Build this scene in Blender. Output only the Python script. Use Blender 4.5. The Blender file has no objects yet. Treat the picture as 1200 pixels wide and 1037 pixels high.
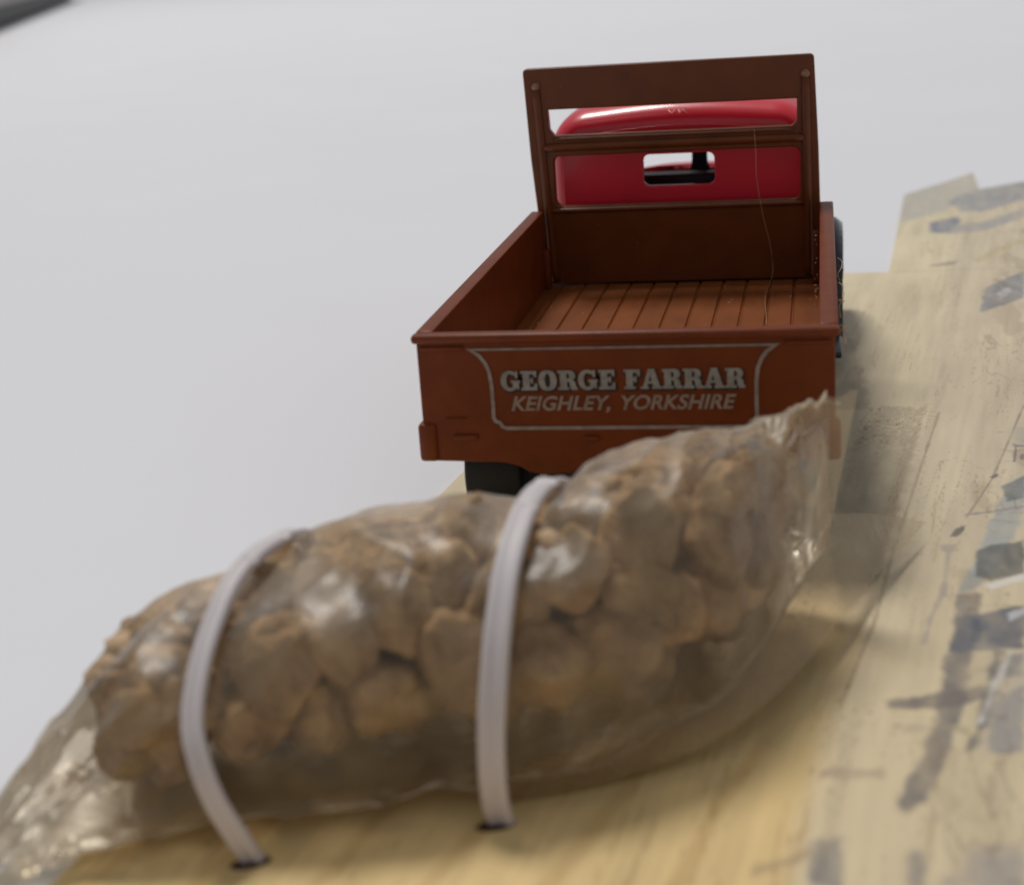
import bpy, bmesh, math, random
import numpy as np
from mathutils import Vector, noise, Euler

K = 0.001                      # everything below is written in millimetres
R = math.radians
rnd = random.Random(7)
scene = bpy.context.scene
col = scene.collection

# ------------------------------------------------------------ camera
cam_d = bpy.data.cameras.new('camera')
cam = bpy.data.objects.new('camera', cam_d); col.objects.link(cam)
cam.location = (27.18*K, -101.13*K, 34.43*K)
cam.rotation_euler = (R(72.202), R(3.784), R(10.494))
cam_d.sensor_width = 36; cam_d.lens = 1854.6/1200*36
cam_d.clip_start = 0.005; cam_d.clip_end = 50
cam_d.dof.use_dof = True
cam_d.dof.focus_distance = 0.128
cam_d.dof.aperture_fstop = 51
scene.camera = cam

# ------------------------------------------------------------ light
world = bpy.data.worlds.new('World'); scene.world = world
world.use_nodes = True
wb = world.node_tree.nodes['Background']
wb.inputs['Color'].default_value = (0.93, 0.955, 1.0, 1)
wb.inputs['Strength'].default_value = 0.29
def area(name, loc, target, size, power, color):
    d = bpy.data.lights.new(name, 'AREA'); d.shape = 'DISK'; d.size = size; d.energy = power; d.color = color
    o = bpy.data.objects.new(name, d); col.objects.link(o)
    o.location = loc
    o.rotation_euler = (Vector(target)-Vector(loc)).to_track_quat('-Z', 'Y').to_euler()
    return o
area('ceiling_lamp', (-0.66, 1.12, 2.5), (0.01, 0.02, 0), 0.80, 46.0, (1.0, 0.965, 0.91))
scene.view_settings.view_transform = 'Standard'
scene.view_settings.look = 'None'
scene.view_settings.exposure = 0
scene.view_settings.gamma = 1
scene.view_settings.use_curve_mapping = False
scene.render.engine = 'CYCLES'
scene.cycles.max_bounces = 12
scene.cycles.transparent_max_bounces = 16
scene.cycles.caustics_reflective = False

# ------------------------------------------------------------ materials
def lin(c):
    return tuple((x/255/12.92 if x/255 <= .04045 else ((x/255+.055)/1.055)**2.4) for x in c)
def mat(name, base, rough=.5, metal=0, spec=.5, coat=0, noise_amt=0, noise_scale=1.0, bump=0, bump_scale=3.0, sss=0, stretch=(1,1,1), col2=None):
    m = bpy.data.materials.new(name); m.use_nodes = True
    nt = m.node_tree; b = nt.nodes['Principled BSDF']
    b.inputs['Base Color'].default_value = (*base, 1)
    b.inputs['Roughness'].default_value = rough; b.inputs['Metallic'].default_value = metal
    b.inputs['Specular IOR Level'].default_value = spec
    b.inputs['Coat Weight'].default_value = coat; b.inputs['Coat Roughness'].default_value = .08
    if sss:
        b.inputs['Subsurface Weight'].default_value = sss
        b.inputs['Subsurface Radius'].default_value = (1, .9, .8); b.inputs['Subsurface Scale'].default_value = .001
    tc = nt.nodes.new('ShaderNodeTexCoord'); mp = nt.nodes.new('ShaderNodeMapping')
    mp.inputs['Scale'].default_value = tuple(1000*s for s in stretch)
    nt.links.new(tc.outputs['Object'], mp.inputs['Vector'])
    if noise_amt or col2:
        n = nt.nodes.new('ShaderNodeTexNoise'); n.inputs['Scale'].default_value = noise_scale; n.inputs['Detail'].default_value = 6
        nt.links.new(mp.outputs[0], n.inputs['Vector'])
        r = nt.nodes.new('ShaderNodeValToRGB')
        r.color_ramp.elements[0].position = .32; r.color_ramp.elements[1].position = .68
        c2 = col2 or tuple(min(1, x*(1+noise_amt)) for x in base)
        c1 = base if col2 else tuple(x*(1-noise_amt) for x in base)
        r.color_ramp.elements[0].color = (*c1, 1); r.color_ramp.elements[1].color = (*c2, 1)
        nt.links.new(n.outputs['Fac'], r.inputs[0]); nt.links.new(r.outputs[0], b.inputs['Base Color'])
    if bump:
        n2 = nt.nodes.new('ShaderNodeTexNoise'); n2.inputs['Scale'].default_value = bump_scale; n2.inputs['Detail'].default_value = 5
        nt.links.new(mp.outputs[0], n2.inputs['Vector'])
        bp = nt.nodes.new('ShaderNodeBump'); bp.inputs['Distance'].default_value = bump*K; bp.inputs['Strength'].default_value = 1
        nt.links.new(n2.outputs['Fac'], bp.inputs['Height']); nt.links.new(bp.outputs[0], b.inputs['Normal'])
    return m
M = {}
M['brown'] = mat('brown_enamel', (.178,.037,.008), .40, spec=.24, noise_amt=.12, noise_scale=.5, bump=.02, bump_scale=1.6)
M['brown_dark'] = mat('dark_brown_enamel', (.138,.034,.006), .32, spec=.3, noise_amt=.12, noise_scale=.4, bump=.015, bump_scale=1.2)
M['worn'] = mat('worn_enamel', (.25,.12,.06), .3, spec=.6, noise_amt=.4, noise_scale=3)
M['bed'] = mat('bed_enamel', (.235,.066,.014), .42, spec=.4, noise_amt=.18, noise_scale=.35, bump=.03, bump_scale=1.4, stretch=(1,.35,1))
M['red'] = mat('red_enamel', (.74,.006,.03), .34, spec=.6, coat=.35, noise_amt=.06, noise_scale=.2, bump=.01, bump_scale=.8)
M['black'] = mat('black_plastic', (.006,.006,.008), .42, bump=.02, bump_scale=4)
M['interior'] = mat('dark_grey_interior', (.035,.032,.04), .4)
M['mark'] = mat('worn_red', (1.0,.42,.42), .4)
M['fender'] = mat('black_gloss_plastic', (.008,.010,.016), .25)
M['tyre'] = mat('black_rubber', (.008,.008,.008), .6, bump=.03, bump_scale=3)
M['chrome'] = mat('chrome', (.7,.7,.7), .15, metal=1)
M['glass'] = mat('lamp_lens', (.6,.6,.62), .1)
M['letter'] = mat('grey_print', (.29,.27,.24), .55, noise_amt=.22, noise_scale=2.5)
M['caption'] = mat('warm_grey_print', (.30,.21,.165), .55, noise_amt=.22, noise_scale=2.5)
M['border'] = mat('light_grey_print', (.29,.225,.19), .55, noise_amt=.22, noise_scale=1.8)
M['outline'] = mat('dark_print', (.02,.008,.005), .55)
M['table'] = mat('white_table', (.79,.795,.835), .55, spec=.25, noise_amt=.012, noise_scale=.02)
M['stone'] = mat('sandstone', (.33,.205,.11), .9, col2=(.72,.51,.32), noise_scale=.8, bump=1.1, bump_scale=1.9)
M['stone_b'] = mat('brown_sandstone', (.27,.165,.09), .9, col2=(.60,.43,.27), noise_scale=.8, bump=1.1, bump_scale=1.3)
M['stone_c'] = mat('pale_sandstone', (.42,.27,.15), .85, col2=(.72,.51,.32), noise_scale=.4, bump=.7, bump_scale=1.3)
M['slot_shade'] = mat('dark_slot_shade', (.05,.018,.012), .9)
M['device'] = mat('grey_device_shell', (.16,.145,.135), .4, noise_amt=.1, noise_scale=.01)
M['device_rim'] = mat('dark_device_rim', (.03,.033,.028), .5)
M['fibre'] = mat('pale_fibre', (.6,.38,.22), .5)
M['speck'] = mat('dust', (.6,.36,.2), .8)
M['scuff'] = mat('white_scuff', (.6,.6,.58), .6)

# card: colours come from the printed picture plus a painted truck shadow, held in a colour attribute
def card_material():
    m = mat('printed_card', (.5,.4,.3), .5, spec=.35, bump=.03, bump_scale=2.5)
    nt = m.node_tree; b = nt.nodes['Principled BSDF']
    a = nt.nodes.new('ShaderNodeAttribute'); a.attribute_name = 'print'
    nt.links.new(a.outputs['Color'], b.inputs['Base Color'])
    return m
M['card'] = card_material()

def film_material(name, lo, hi):
    m = bpy.data.materials.new(name); m.use_nodes = True
    nt = m.node_tree; nt.nodes.clear()
    out = nt.nodes.new('ShaderNodeOutputMaterial')
    tr = nt.nodes.new('ShaderNodeBsdfTransparent'); tr.inputs[0].default_value = (1,.955,.87,1)
    gl = nt.nodes.new('ShaderNodeBsdfGlossy'); gl.inputs['Roughness'].default_value = .42; gl.inputs[0].default_value = (1,1,1,1)
    df = nt.nodes.new('ShaderNodeBsdfDiffuse'); df.inputs[0].default_value = (.95,.78,.52,1)
    tl = nt.nodes.new('ShaderNodeBsdfTranslucent'); tl.inputs[0].default_value = (.95,.76,.46,1)
    haze = nt.nodes.new('ShaderNodeMixShader'); haze.inputs[0].default_value = .68
    nt.links.new(df.outputs[0], haze.inputs[1]); nt.links.new(tl.outputs[0], haze.inputs[2])
    tc = nt.nodes.new('ShaderNodeTexCoord'); mp = nt.nodes.new('ShaderNodeMapping')
    mp.inputs['Scale'].default_value = (1000,1000,1000); nt.links.new(tc.outputs['Object'], mp.inputs[0])
    n = nt.nodes.new('ShaderNodeTexNoise'); n.inputs['Scale'].default_value = .22; n.inputs['Detail'].default_value = 4; n.inputs['Distortion'].default_value = .8
    nt.links.new(mp.outputs[0], n.inputs['Vector'])
    mr = nt.nodes.new('ShaderNodeMapRange'); mr.inputs[1].default_value = .35; mr.inputs[2].default_value = .7
    mr.inputs[3].default_value = lo; mr.inputs[4].default_value = hi
    nt.links.new(n.outputs['Fac'], mr.inputs[0])
    m1 = nt.nodes.new('ShaderNodeMixShader')
    nt.links.new(mr.outputs[0], m1.inputs[0]); nt.links.new(tr.outputs[0], m1.inputs[1]); nt.links.new(haze.outputs[0], m1.inputs[2])
    fr = nt.nodes.new('ShaderNodeFresnel'); fr.inputs[0].default_value = 1.5
    mul = nt.nodes.new('ShaderNodeMath'); mul.operation = 'MULTIPLY'; mul.inputs[1].default_value = .8; mul.use_clamp = True
    nt.links.new(fr.outputs[0], mul.inputs[0])
    # fine wrinkles
    w = nt.nodes.new('ShaderNodeTexNoise'); w.inputs['Scale'].default_value = .35; w.inputs['Detail'].default_value = 3; w.inputs['Distortion'].default_value = 1.5
    nt.links.new(mp.outputs[0], w.inputs['Vector'])
    bp = nt.nodes.new('ShaderNodeBump'); bp.inputs['Distance'].default_value = .3*K; bp.inputs['Strength'].default_value = .45
    nt.links.new(w.outputs['Fac'], bp.inputs['Height']); nt.links.new(bp.outputs[0], gl.inputs['Normal']); nt.links.new(bp.outputs[0], fr.inputs['Normal'])
    m2 = nt.nodes.new('ShaderNodeMixShader')
    g2 = nt.nodes.new('ShaderNodeBsdfGlossy'); g2.inputs['Roughness'].default_value = .11; nt.links.new(bp.outputs[0], g2.inputs['Normal'])
    gm = nt.nodes.new('ShaderNodeMixShader'); gm.inputs[0].default_value = .10
    nt.links.new(gl.outputs[0], gm.inputs[1]); nt.links.new(g2.outputs[0], gm.inputs[2])
    nt.links.new(mul.outputs[0], m2.inputs[0]); nt.links.new(m1.outputs[0], m2.inputs[1]); nt.links.new(gm.outputs[0], m2.inputs[2])
    nt.links.new(m2.outputs[0], out.inputs[0])
    return m
M['film'] = film_material('clear_film', .09, .36)
M['seal'] = film_material('milky_film', .14, .30)

def tie_material():
    m = mat('milky_nylon', (.64,.59,.60), .5, spec=.45, sss=.35)
    return m
M['nylon'] = tie_material()

# ------------------------------------------------------------ helpers
def tag(o, label=None, cat=None, group=None, kind=None):
    if label: o['label'] = label
    if cat: o['category'] = cat
    if group: o['group'] = group
    if kind: o['kind'] = kind
    return o
def worldloc(o):
    v = Vector((0,0,0))
    while o is not None:
        v = v + o.location; o = o.parent
    return v
def empty(name, loc):
    o = bpy.data.objects.new(name, None); col.objects.link(o)
    o.location = Vector(loc)*K; o.empty_display_size = .005
    return o
def link(name, me, m, parent=None, smooth=False, base=None):
    """me is a mesh in world millimetres"""
    o = bpy.data.objects.new(name, me); col.objects.link(o)
    if parent is not None:
        o.parent = parent; off = worldloc(parent)
    else:
        off = Vector(base)*K if base is not None else Vector((0,0,0)); o.location = off
    co = np.empty(len(me.vertices)*3, dtype=np.float32); me.vertices.foreach_get('co', co)
    co = co.reshape(-1,3)*K - np.array(off, dtype=np.float32)
    me.vertices.foreach_set('co', co.ravel()); me.update()
    me.materials.clear(); me.materials.append(m)
    if smooth:
        me.polygons.foreach_set('use_smooth', [True]*len(me.polygons))
    return o
def bevel(o, w, seg=2, angle=40):
    b = o.modifiers.new('bevel', 'BEVEL'); b.width = w*K; b.segments = seg; b.limit_method = 'ANGLE'; b.angle_limit = R(angle)
    for p in o.data.polygons: p.use_smooth = True
    b.harden_normals = False
    return o
def from_bm(bm, name='m'):
    me = bpy.data.meshes.new(name); bm.normal_update(); bm.to_mesh(me); bm.free(); return me
def add_box(bm, x0,x1,y0,y1,z0,z1):
    vs = [bm.verts.new(c) for c in ((x0,y0,z0),(x1,y0,z0),(x1,y1,z0),(x0,y1,z0),(x0,y0,z1),(x1,y0,z1),(x1,y1,z1),(x0,y1,z1))]
    for f in ((0,3,2,1),(4,5,6,7),(0,1,5,4),(1,2,6,5),(2,3,7,6),(3,0,4,7)): bm.faces.new([vs[i] for i in f])
def boxes(name, lst, m, parent, bev=.15, base=None):
    bm = bmesh.new()
    for b in lst: add_box(bm, *b)
    o = link(name, from_bm(bm), m, parent, base=base)
    if bev: bevel(o, bev)
    return o
def curve_mesh(polys, depth=.0, bev=0, offset=0, res=2):
    """2D outline with holes -> mesh in its XY plane, total thickness 2*depth"""
    cu = bpy.data.curves.new('c', 'CURVE'); cu.dimensions = '2D'; cu.fill_mode = 'BOTH'
    cu.extrude = depth; cu.bevel_depth = bev; cu.bevel_resolution = res; cu.offset = offset
    for p in polys:
        s = cu.splines.new('POLY'); s.points.add(len(p)-1)
        for i, q in enumerate(p): s.points[i].co = (q[0], q[1], 0, 1)
        s.use_cyclic_u = True
    o = bpy.data.objects.new('tmp', cu); col.objects.link(o)
    dg = bpy.context.evaluated_depsgraph_get()
    me = bpy.data.meshes.new_from_object(o.evaluated_get(dg))
    bpy.data.objects.remove(o); bpy.data.curves.remove(cu)
    return me
def remap(me, f):
    for v in me.vertices: v.co = f(v.co)
    me.update(); return me
def to_xz(me, y):              # XY outline -> XZ plane at y, facing -y
    return remap(me, lambda c: Vector((c.x, y - c.z, c.y)))
def to_yz(me, x):
    return remap(me, lambda c: Vector((x + c.z, c.x, c.y)))
def rrect(x0,z0,x1,z1,r,n=5):
    pts = []
    for cx,cz,a0 in ((x1-r,z1-r,0),(x0+r,z1-r,90),(x0+r,z0+r,180),(x1-r,z0+r,270)):
        for i in range(n+1):
            a = R(a0+90*i/n); pts.append((cx+r*math.cos(a), cz+r*math.sin(a)))
    return pts
def rbend(pts, r, n=4):        # round the corners of a polygon
    out = []
    N = len(pts)
    for i in range(N):
        p0,p1,p2 = Vector(pts[i-1]),Vector(pts[i]),Vector(pts[(i+1)%N])
        a = (p0-p1); b = (p2-p1); d = min(r, a.length*.45, b.length*.45)
        A = p1+a.normalized()*d; B = p1+b.normalized()*d
        for k in range(n+1):
            t = k/n; out.append(tuple((1-t)**2*A+2*t*(1-t)*p1+t*t*B))
    return out
def tube(name, pts, r, m, parent=None, seg=10, base=None, closed_caps=True):
    bm = bmesh.new(); rings = []
    P = [Vector(p) for p in pts]
    for i,p in enumerate(P):
        t = (P[min(i+1,len(P)-1)]-P[max(i-1,0)]).normalized()
        u = t.cross(Vector((0,0,1)));
        if u.length < .1: u = t.cross(Vector((0,1,0)))
        u.normalize(); v = t.cross(u).normalized()
        rr = r[i] if isinstance(r,(list,tuple)) else r
        rings.append([bm.verts.new(p+(u*math.cos(2*math.pi*k/seg)+v*math.sin(2*math.pi*k/seg))*rr) for k in range(seg)])
    for a,b in zip(rings, rings[1:]):
        for k in range(seg): bm.faces.new((a[k],a[(k+1)%seg],b[(k+1)%seg],b[k]))
    bm.faces.new(rings[0]); bm.faces.new(rings[-1])
    bmesh.ops.recalc_face_normals(bm, faces=bm.faces)
    return link(name, from_bm(bm), m, parent, smooth=True, base=base)
def lathe_x(name, prof, cx, cy, cz, m, parent, seg=48):   # profile (x offset, radius) round an axis along X
    bm = bmesh.new(); rings = []
    for dx,r in prof:
        rings.append([bm.verts.new((cx+dx, cy+r*math.cos(2*math.pi*k/seg), cz+r*math.sin(2*math.pi*k/seg))) for k in range(seg)])
    for a,b in zip(rings, rings[1:]):
        for k in range(seg): bm.faces.new((a[k],a[(k+1)%seg],b[(k+1)%seg],b[k]))
    bm.faces.new(rings[0]); bm.faces.new(rings[-1])
    bmesh.ops.recalc_face_normals(bm, faces=bm.faces)
    return link(name, from_bm(bm), m, parent, smooth=True)
def sstep(a,b,x):
    t = np.clip((x-a)/(b-a), 0, 1); return t*t*(3-2*t)

ZC = -6.5                      # top of the card
ZT = -6.98                     # table

# ------------------------------------------------------------ table
bm = bmesh.new()
N = 40
vs = [[bm.verts.new((-3500+7000*i/N, -1000+7000*j/N, ZT)) for i in range(N+1)] for j in range(N+1)]
for j in range(N):
    for i in range(N): bm.faces.new((vs[j][i],vs[j][i+1],vs[j+1][i+1],vs[j+1][i]))
o = link('table_top', from_bm(bm), M['table']); tag(o, 'white table surface under the toy truck and the card', None, kind='structure')

# ------------------------------------------------------------ printed card
PRINT_AND_SHADE = [
((118, 108, 100), 0.85, 0.3, [(35.27, -7.48), (36.88, -7.16), (34.47, -22.22), (33.19, -27.79), (31.89, -31.99), (30.84, -33.22), (30.47, -32.48), (30.87, -30.87), (32.19, -26.99), (33.21, -21.3), (34.22, -14.86)]),
((110, 98, 92), 0.85, 0.3, [(30.39, -21.85), (33.25, -20.7), (36.03, -19.74), (36.61, -20.62), (35.41, -21.58), (32.89, -22.69), (30.36, -22.84)]),
((165, 132, 105), 0.7, 0.3, [(26.77, -29.58), (30.0, -29.11), (29.96, -30.03), (26.78, -30.5)]),
((165, 148, 115), 0.6, 0.4, [(31.27, -24.31), (34.72, -24.39), (34.65, -25.22), (31.22, -25.25)]),
((150, 155, 153), 0.85, 0.3, [(39.4, 9.29), (41.78, 14.77), (40.96, 7.57), (39.4, 1.12), (36.82, -6.1), (35.46, -6.94), (37.48, 1.08)]),
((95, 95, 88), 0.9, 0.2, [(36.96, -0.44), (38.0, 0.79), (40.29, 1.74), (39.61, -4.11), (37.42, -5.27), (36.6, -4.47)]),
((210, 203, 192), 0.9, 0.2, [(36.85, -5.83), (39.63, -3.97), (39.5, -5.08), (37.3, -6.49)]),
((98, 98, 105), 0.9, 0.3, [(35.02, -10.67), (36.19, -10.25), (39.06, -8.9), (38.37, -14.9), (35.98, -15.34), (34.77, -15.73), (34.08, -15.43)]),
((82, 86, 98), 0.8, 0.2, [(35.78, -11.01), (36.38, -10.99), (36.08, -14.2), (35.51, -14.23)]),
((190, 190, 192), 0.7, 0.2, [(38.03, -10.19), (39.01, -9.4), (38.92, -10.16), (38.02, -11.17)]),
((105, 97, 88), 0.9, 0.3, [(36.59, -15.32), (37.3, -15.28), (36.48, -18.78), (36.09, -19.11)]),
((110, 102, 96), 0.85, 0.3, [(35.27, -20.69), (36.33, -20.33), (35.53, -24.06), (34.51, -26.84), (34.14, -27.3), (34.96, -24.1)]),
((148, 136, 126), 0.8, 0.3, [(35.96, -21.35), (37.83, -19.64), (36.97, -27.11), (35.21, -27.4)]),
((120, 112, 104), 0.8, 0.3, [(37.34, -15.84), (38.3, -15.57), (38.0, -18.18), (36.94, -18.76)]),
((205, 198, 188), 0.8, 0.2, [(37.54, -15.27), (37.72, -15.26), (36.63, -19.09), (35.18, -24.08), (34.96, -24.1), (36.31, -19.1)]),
((160, 143, 128), 0.75, 0.15, [(34.87, 0.88), (35.93, 1.06), (35.8, -0.01), (35.43, -0.47), (34.55, -7.5), (33.67, -10.72), (32.94, -14.57), (32.7, -14.58), (33.6, -9.47), (34.38, -6.17), (35.1, -0.47), (34.8, -0.18)]),
((112, 98, 88), 0.95, 0.08, [(35.54, 2.45), (36.04, 3.89), (36.72, 4.54), (36.58, 3.57), (35.99, 2.45)]),
((150, 130, 112), 0.8, 0.05, [(36.84, 6.02), (39.43, 14.4), (43.94, 33.54), (43.8, 32.31), (39.53, 14.21), (36.94, 5.86)]),
((115, 100, 90), 0.95, 0.08, [(39.32, 14.59), (39.89, 15.36), (39.96, 14.78), (39.47, 14.21)]),
((138, 128, 124), 0.85, 0.1, [(36.84, 6.7), (38.94, 7.56), (41.08, 8.6), (41.0, 7.91), (38.89, 7.05), (36.81, 6.36)]),
((105, 110, 105), 0.85, 0.2, [(40.03, 12.53), (41.78, 14.77), (41.24, 10.0), (39.99, 9.29)]),
((120, 110, 112), 0.9, 0.06, [(41.83, 22.46), (42.64, 22.23), (42.58, 21.7), (42.07, 21.71), (41.54, 18.1), (41.36, 18.11), (41.86, 21.61)]),
((120, 110, 112), 0.9, 0.06, [(42.04, 19.72), (42.4, 20.13), (42.21, 18.5), (41.99, 18.7)]),
((125, 118, 114), 0.85, 0.35, [(26.55, -36.14), (27.83, -35.68), (27.79, -39.8), (26.35, -39.92)]),
((130, 124, 120), 0.85, 0.35, [(30.98, -36.5), (31.43, -36.46), (31.4, -39.49), (30.75, -39.55)]),
((165, 132, 92), 0.75, 0.4, [(24.0, -37.9), (26.48, -36.86), (26.56, -37.27), (24.6, -38.54), (24.04, -38.79)]),
((158, 142, 128), 0.7, 0.5, [(31.98, -39.45), (33.69, -36.28), (36.06, -35.04), (35.59, -39.14)]),
((122, 126, 134), 0.85, 0.3, [(44.88, 78.13), (50.03, 86.47), (48.45, 72.74), (45.94, 69.81), (43.49, 66.95)]),
((190, 190, 192), 0.7, 0.3, [(45.85, 75.07), (47.22, 77.87), (47.58, 76.13), (45.92, 72.2)]),
((168, 164, 156), 0.75, 0.8, [(37.82, 131.59), (37.93, 139.6), (50.93, 162.93), (49.73, 144.69), (44.35, 126.83), (37.82, 118.86)]),
((142, 143, 147), 0.85, 0.6, [(44.85, 133.72), (49.83, 143.11), (59.33, 156.38), (55.37, 132.97), (48.76, 124.63), (46.52, 125.06)]),
((112, 116, 138), 0.9, 0.5, [(41.5, 118.2), (45.36, 121.98), (45.34, 117.51), (43.39, 110.55), (41.04, 110.94)]),
((148, 146, 146), 0.8, 0.6, [(43.74, 115.31), (48.06, 117.02), (54.59, 126.18), (53.85, 119.75), (47.46, 110.46), (43.39, 110.55)]),
((188, 166, 108), 0.7, 0.3, [(44.92, 93.45), (52.29, 106.2), (51.98, 103.45), (45.24, 91.42)]),
((148, 134, 115), 0.8, 0.3, [(39.06, 90.28), (41.9, 92.86), (43.41, 93.16), (42.73, 90.77)]),
((150, 122, 85), 0.6, 0.06, [(36.88, 31.06), (34.7, 17.77), (31.66, -1.29), (30.21, -12.08), (27.98, -23.07), (27.8, -23.08), (29.96, -12.09), (31.44, -1.29), (34.51, 17.77), (36.67, 31.07)]),
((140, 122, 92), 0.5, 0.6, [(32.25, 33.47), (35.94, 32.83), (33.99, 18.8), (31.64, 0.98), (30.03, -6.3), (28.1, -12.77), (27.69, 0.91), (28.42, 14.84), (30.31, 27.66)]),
((150, 133, 105), 0.5, 0.6, [(28.96, 61.19), (30.15, 55.87), (30.84, 43.3), (31.0, 32.5), (27.9, 32.61)]),  # shadow of the truck's side, painted into the card colours beside the print
]
CRX = lambda y: np.interp(y, [-70,-34,-17.4,11.1,34.9,88,160], [22.6,26.3,28.4,32.2,35.7,42.2,50])
def vnoise(x, y, seed=0):
    """cheap value noise on arrays"""
    xi = np.floor(x).astype(np.int64); yi = np.floor(y).astype(np.int64); fx = x-xi; fy = y-yi
    fx = fx*fx*(3-2*fx); fy = fy*fy*(3-2*fy)
    def h(a,b):
        n = (a*374761393 + b*668265263 + seed*1442695041) & 0x7fffffff
        n = ((n ^ (n >> 13))*1274126177) & 0x7fffffff
        return ((n ^ (n >> 16)) & 0xffff)/65535.
    return (h(xi,yi)*(1-fx)+h(xi+1,yi)*fx)*(1-fy)+(h(xi,yi+1)*(1-fx)+h(xi+1,yi+1)*fx)*fy
def fbm(x,y,seed=0,o=4):
    s=0;a=.5
    for i in range(o): s = s+a*vnoise(x*2**i,y*2**i,seed+i); a*=.5
    return s/(1-.5**o)
def sdf(px,py,poly):
    d = np.full(px.shape, 1e9); inside = np.zeros(px.shape, bool)
    n = len(poly)
    for i in range(n):
        ax,ay = poly[i]; bx,by = poly[(i+1)%n]
        ex,ey = bx-ax,by-ay; wx,wy = px-ax,py-ay
        t = np.clip((wx*ex+wy*ey)/(ex*ex+ey*ey+1e-12),0,1)
        d = np.minimum(d, (wx-ex*t)**2+(wy-ey*t)**2)
        c = ((ay<=py)&(by>py))|((by<=py)&(ay>py))
        xx = ax+(py-ay)/(by-ay+1e-12)*ex
        inside ^= c&(px<xx)
    d = np.sqrt(d); return np.where(inside,-d,d)
def paint(X, Y):
    crx = CRX(Y); u = X-crx                         # mm right of the fold
    C = np.empty(X.shape+(3,))
    yellow = np.array(lin((230,200,142))); cream = np.array(lin((222,208,176))); right = np.array(lin((214,199,172)))
    back = sstep(-30, 15, Y)[...,None]
    leftc = yellow*(1-back)+cream*back
    s = sstep(-1.2,.6,u)[...,None]
    warm = sstep(25,-35,Y)[...,None]
    rc = right*(1-warm*.55)+np.array(lin((219,199,156)))*warm*.55
    C[:] = leftc*(1-s)+rc*s
    # painted grain running along the fold
    g = fbm(u*.9, Y*.07, 3); g2 = fbm(u*2.6+5, Y*.16, 9); g3 = fbm(X*.14,Y*.08,21)
    C *= (1+.26*(g-.5)+.16*(g2-.5)+.22*(g3-.5))[...,None]
    # thin brown ink lines in the grain
    ln = fbm(u*1.4+.6*fbm(X*.2,Y*.1,5), Y*.035, 31)
    m = np.exp(-((ln-.5)/.012)**2)*.42*sstep(.35,.6,fbm(X*.3,Y*.12,44))
    C = C*(1-m[...,None])+np.array(lin((150,112,66)))*m[...,None]
    # cross joints on the right
    j = fbm(X*.35, Y*.30, 61); m = np.exp(-((j-.47)/.008)**2)*.25*sstep(.45,.6,fbm(X*.25,Y*.2,70))*s[...,0]
    C = C*(1-m[...,None])+np.array(lin((150,125,95)))*m[...,None]
    # bold boards on the yellow floor in front
    b = np.sin((X*.96-Y*.28)*1.25+2.2*fbm(X*.1,Y*.1,80)); m = sstep(.72,1.0,b)*.30*(1-s[...,0])*sstep(-15,-30,Y)
    C = C*(1-m[...,None])+np.array(lin((178,134,72)))*m[...,None]
    wob = (fbm(X*1.3,Y*.8,90)-.5)*1.1
    for c,a,soft,poly in PRINT_AND_SHADE:
        xs=[q[0] for q in poly]; ys=[q[1] for q in poly]
        k = (X>min(xs)-1.5)&(X<max(xs)+1.5)&(Y>min(ys)-1.5)&(Y<max(ys)+1.5)
        if not k.any(): continue
        soft = soft*1.5; d = sdf(X[k],Y[k],poly)+wob[k]*min(1,soft*1.3)
        al = a*(1-sstep(-soft*.5,soft*.5+.02,d))*(.55+.75*fbm(X[k]*1.0,Y[k]*.5,17))
        al = np.clip(al,0,1)[...,None]
        C[k] = C[k]*(1-al)+np.array(lin(tuple(min(255,(v*.72+sum(c)/3*.28)*1.08+6) for v in c)))*al
    # loose blue grey and brown watercolour washes
    for sx_,sy_,sd,th_,cc_,aa_,lo in ((.22,.16,201,.57,(140,146,156),.28,8.5),(.30,.10,231,.59,(150,128,105),.28,5.5),(.5,.35,261,.63,(120,116,114),.3,9.5)):
        w_ = fbm(X*sx_+.5*fbm(X*.6,Y*.4,sd+3),Y*sy_,sd); m = sstep(th_,th_+.05,w_)*aa_*sstep(lo-1.5,lo+.5,u)
        C = C*(1-m[...,None])+np.array(lin(cc_))*m[...,None]
    for sd,sx_,sy_,lo in ((301,.45,.10,4),(331,.12,.5,7),(361,.5,.3,8)):
        ln = fbm(X*sx_,Y*sy_,sd,3); m = np.exp(-((ln-.5)/.011)**2)*.36*sstep(.4,.62,fbm(X*.2,Y*.2,sd+9))*sstep(lo-1,lo+1,u)
        C = C*(1-m[...,None])+np.array(lin((118,100,86)))*m[...,None]
    # speckles of the printed screen
    sp = vnoise(X*3.1,Y*2.2,101); m = sstep(.93,.97,sp)*.45*sstep(.45,.65,fbm(X*.25,Y*.12,111))*(u>-7)
    C = C*(1-m[...,None])+np.array(lin((110,85,60)))*m[...,None]
    w = sdf(X,Y,PRINT_AND_SHADE[-2][3]); k = (w<.6)*sstep(14,31,Y)
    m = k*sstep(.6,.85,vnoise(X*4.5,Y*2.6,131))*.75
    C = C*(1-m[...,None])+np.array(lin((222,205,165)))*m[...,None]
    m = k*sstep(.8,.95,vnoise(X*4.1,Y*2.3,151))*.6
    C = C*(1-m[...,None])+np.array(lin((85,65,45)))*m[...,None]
    return np.clip(C,.01,.86)
def card_height(X, Y):
    u = X-CRX(Y)
    near = sstep(60,30,Y)
    lift = (sstep(-.6,.6,u)*.16 + np.exp(-((u-.75)/.5)**2)*.16)*(.3+.7*near)
    dip = -.0*u
    return ZC + lift + (fbm(X*.05,Y*.05,7)-.5)*.25*sstep(2,12,u) + dip
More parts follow.
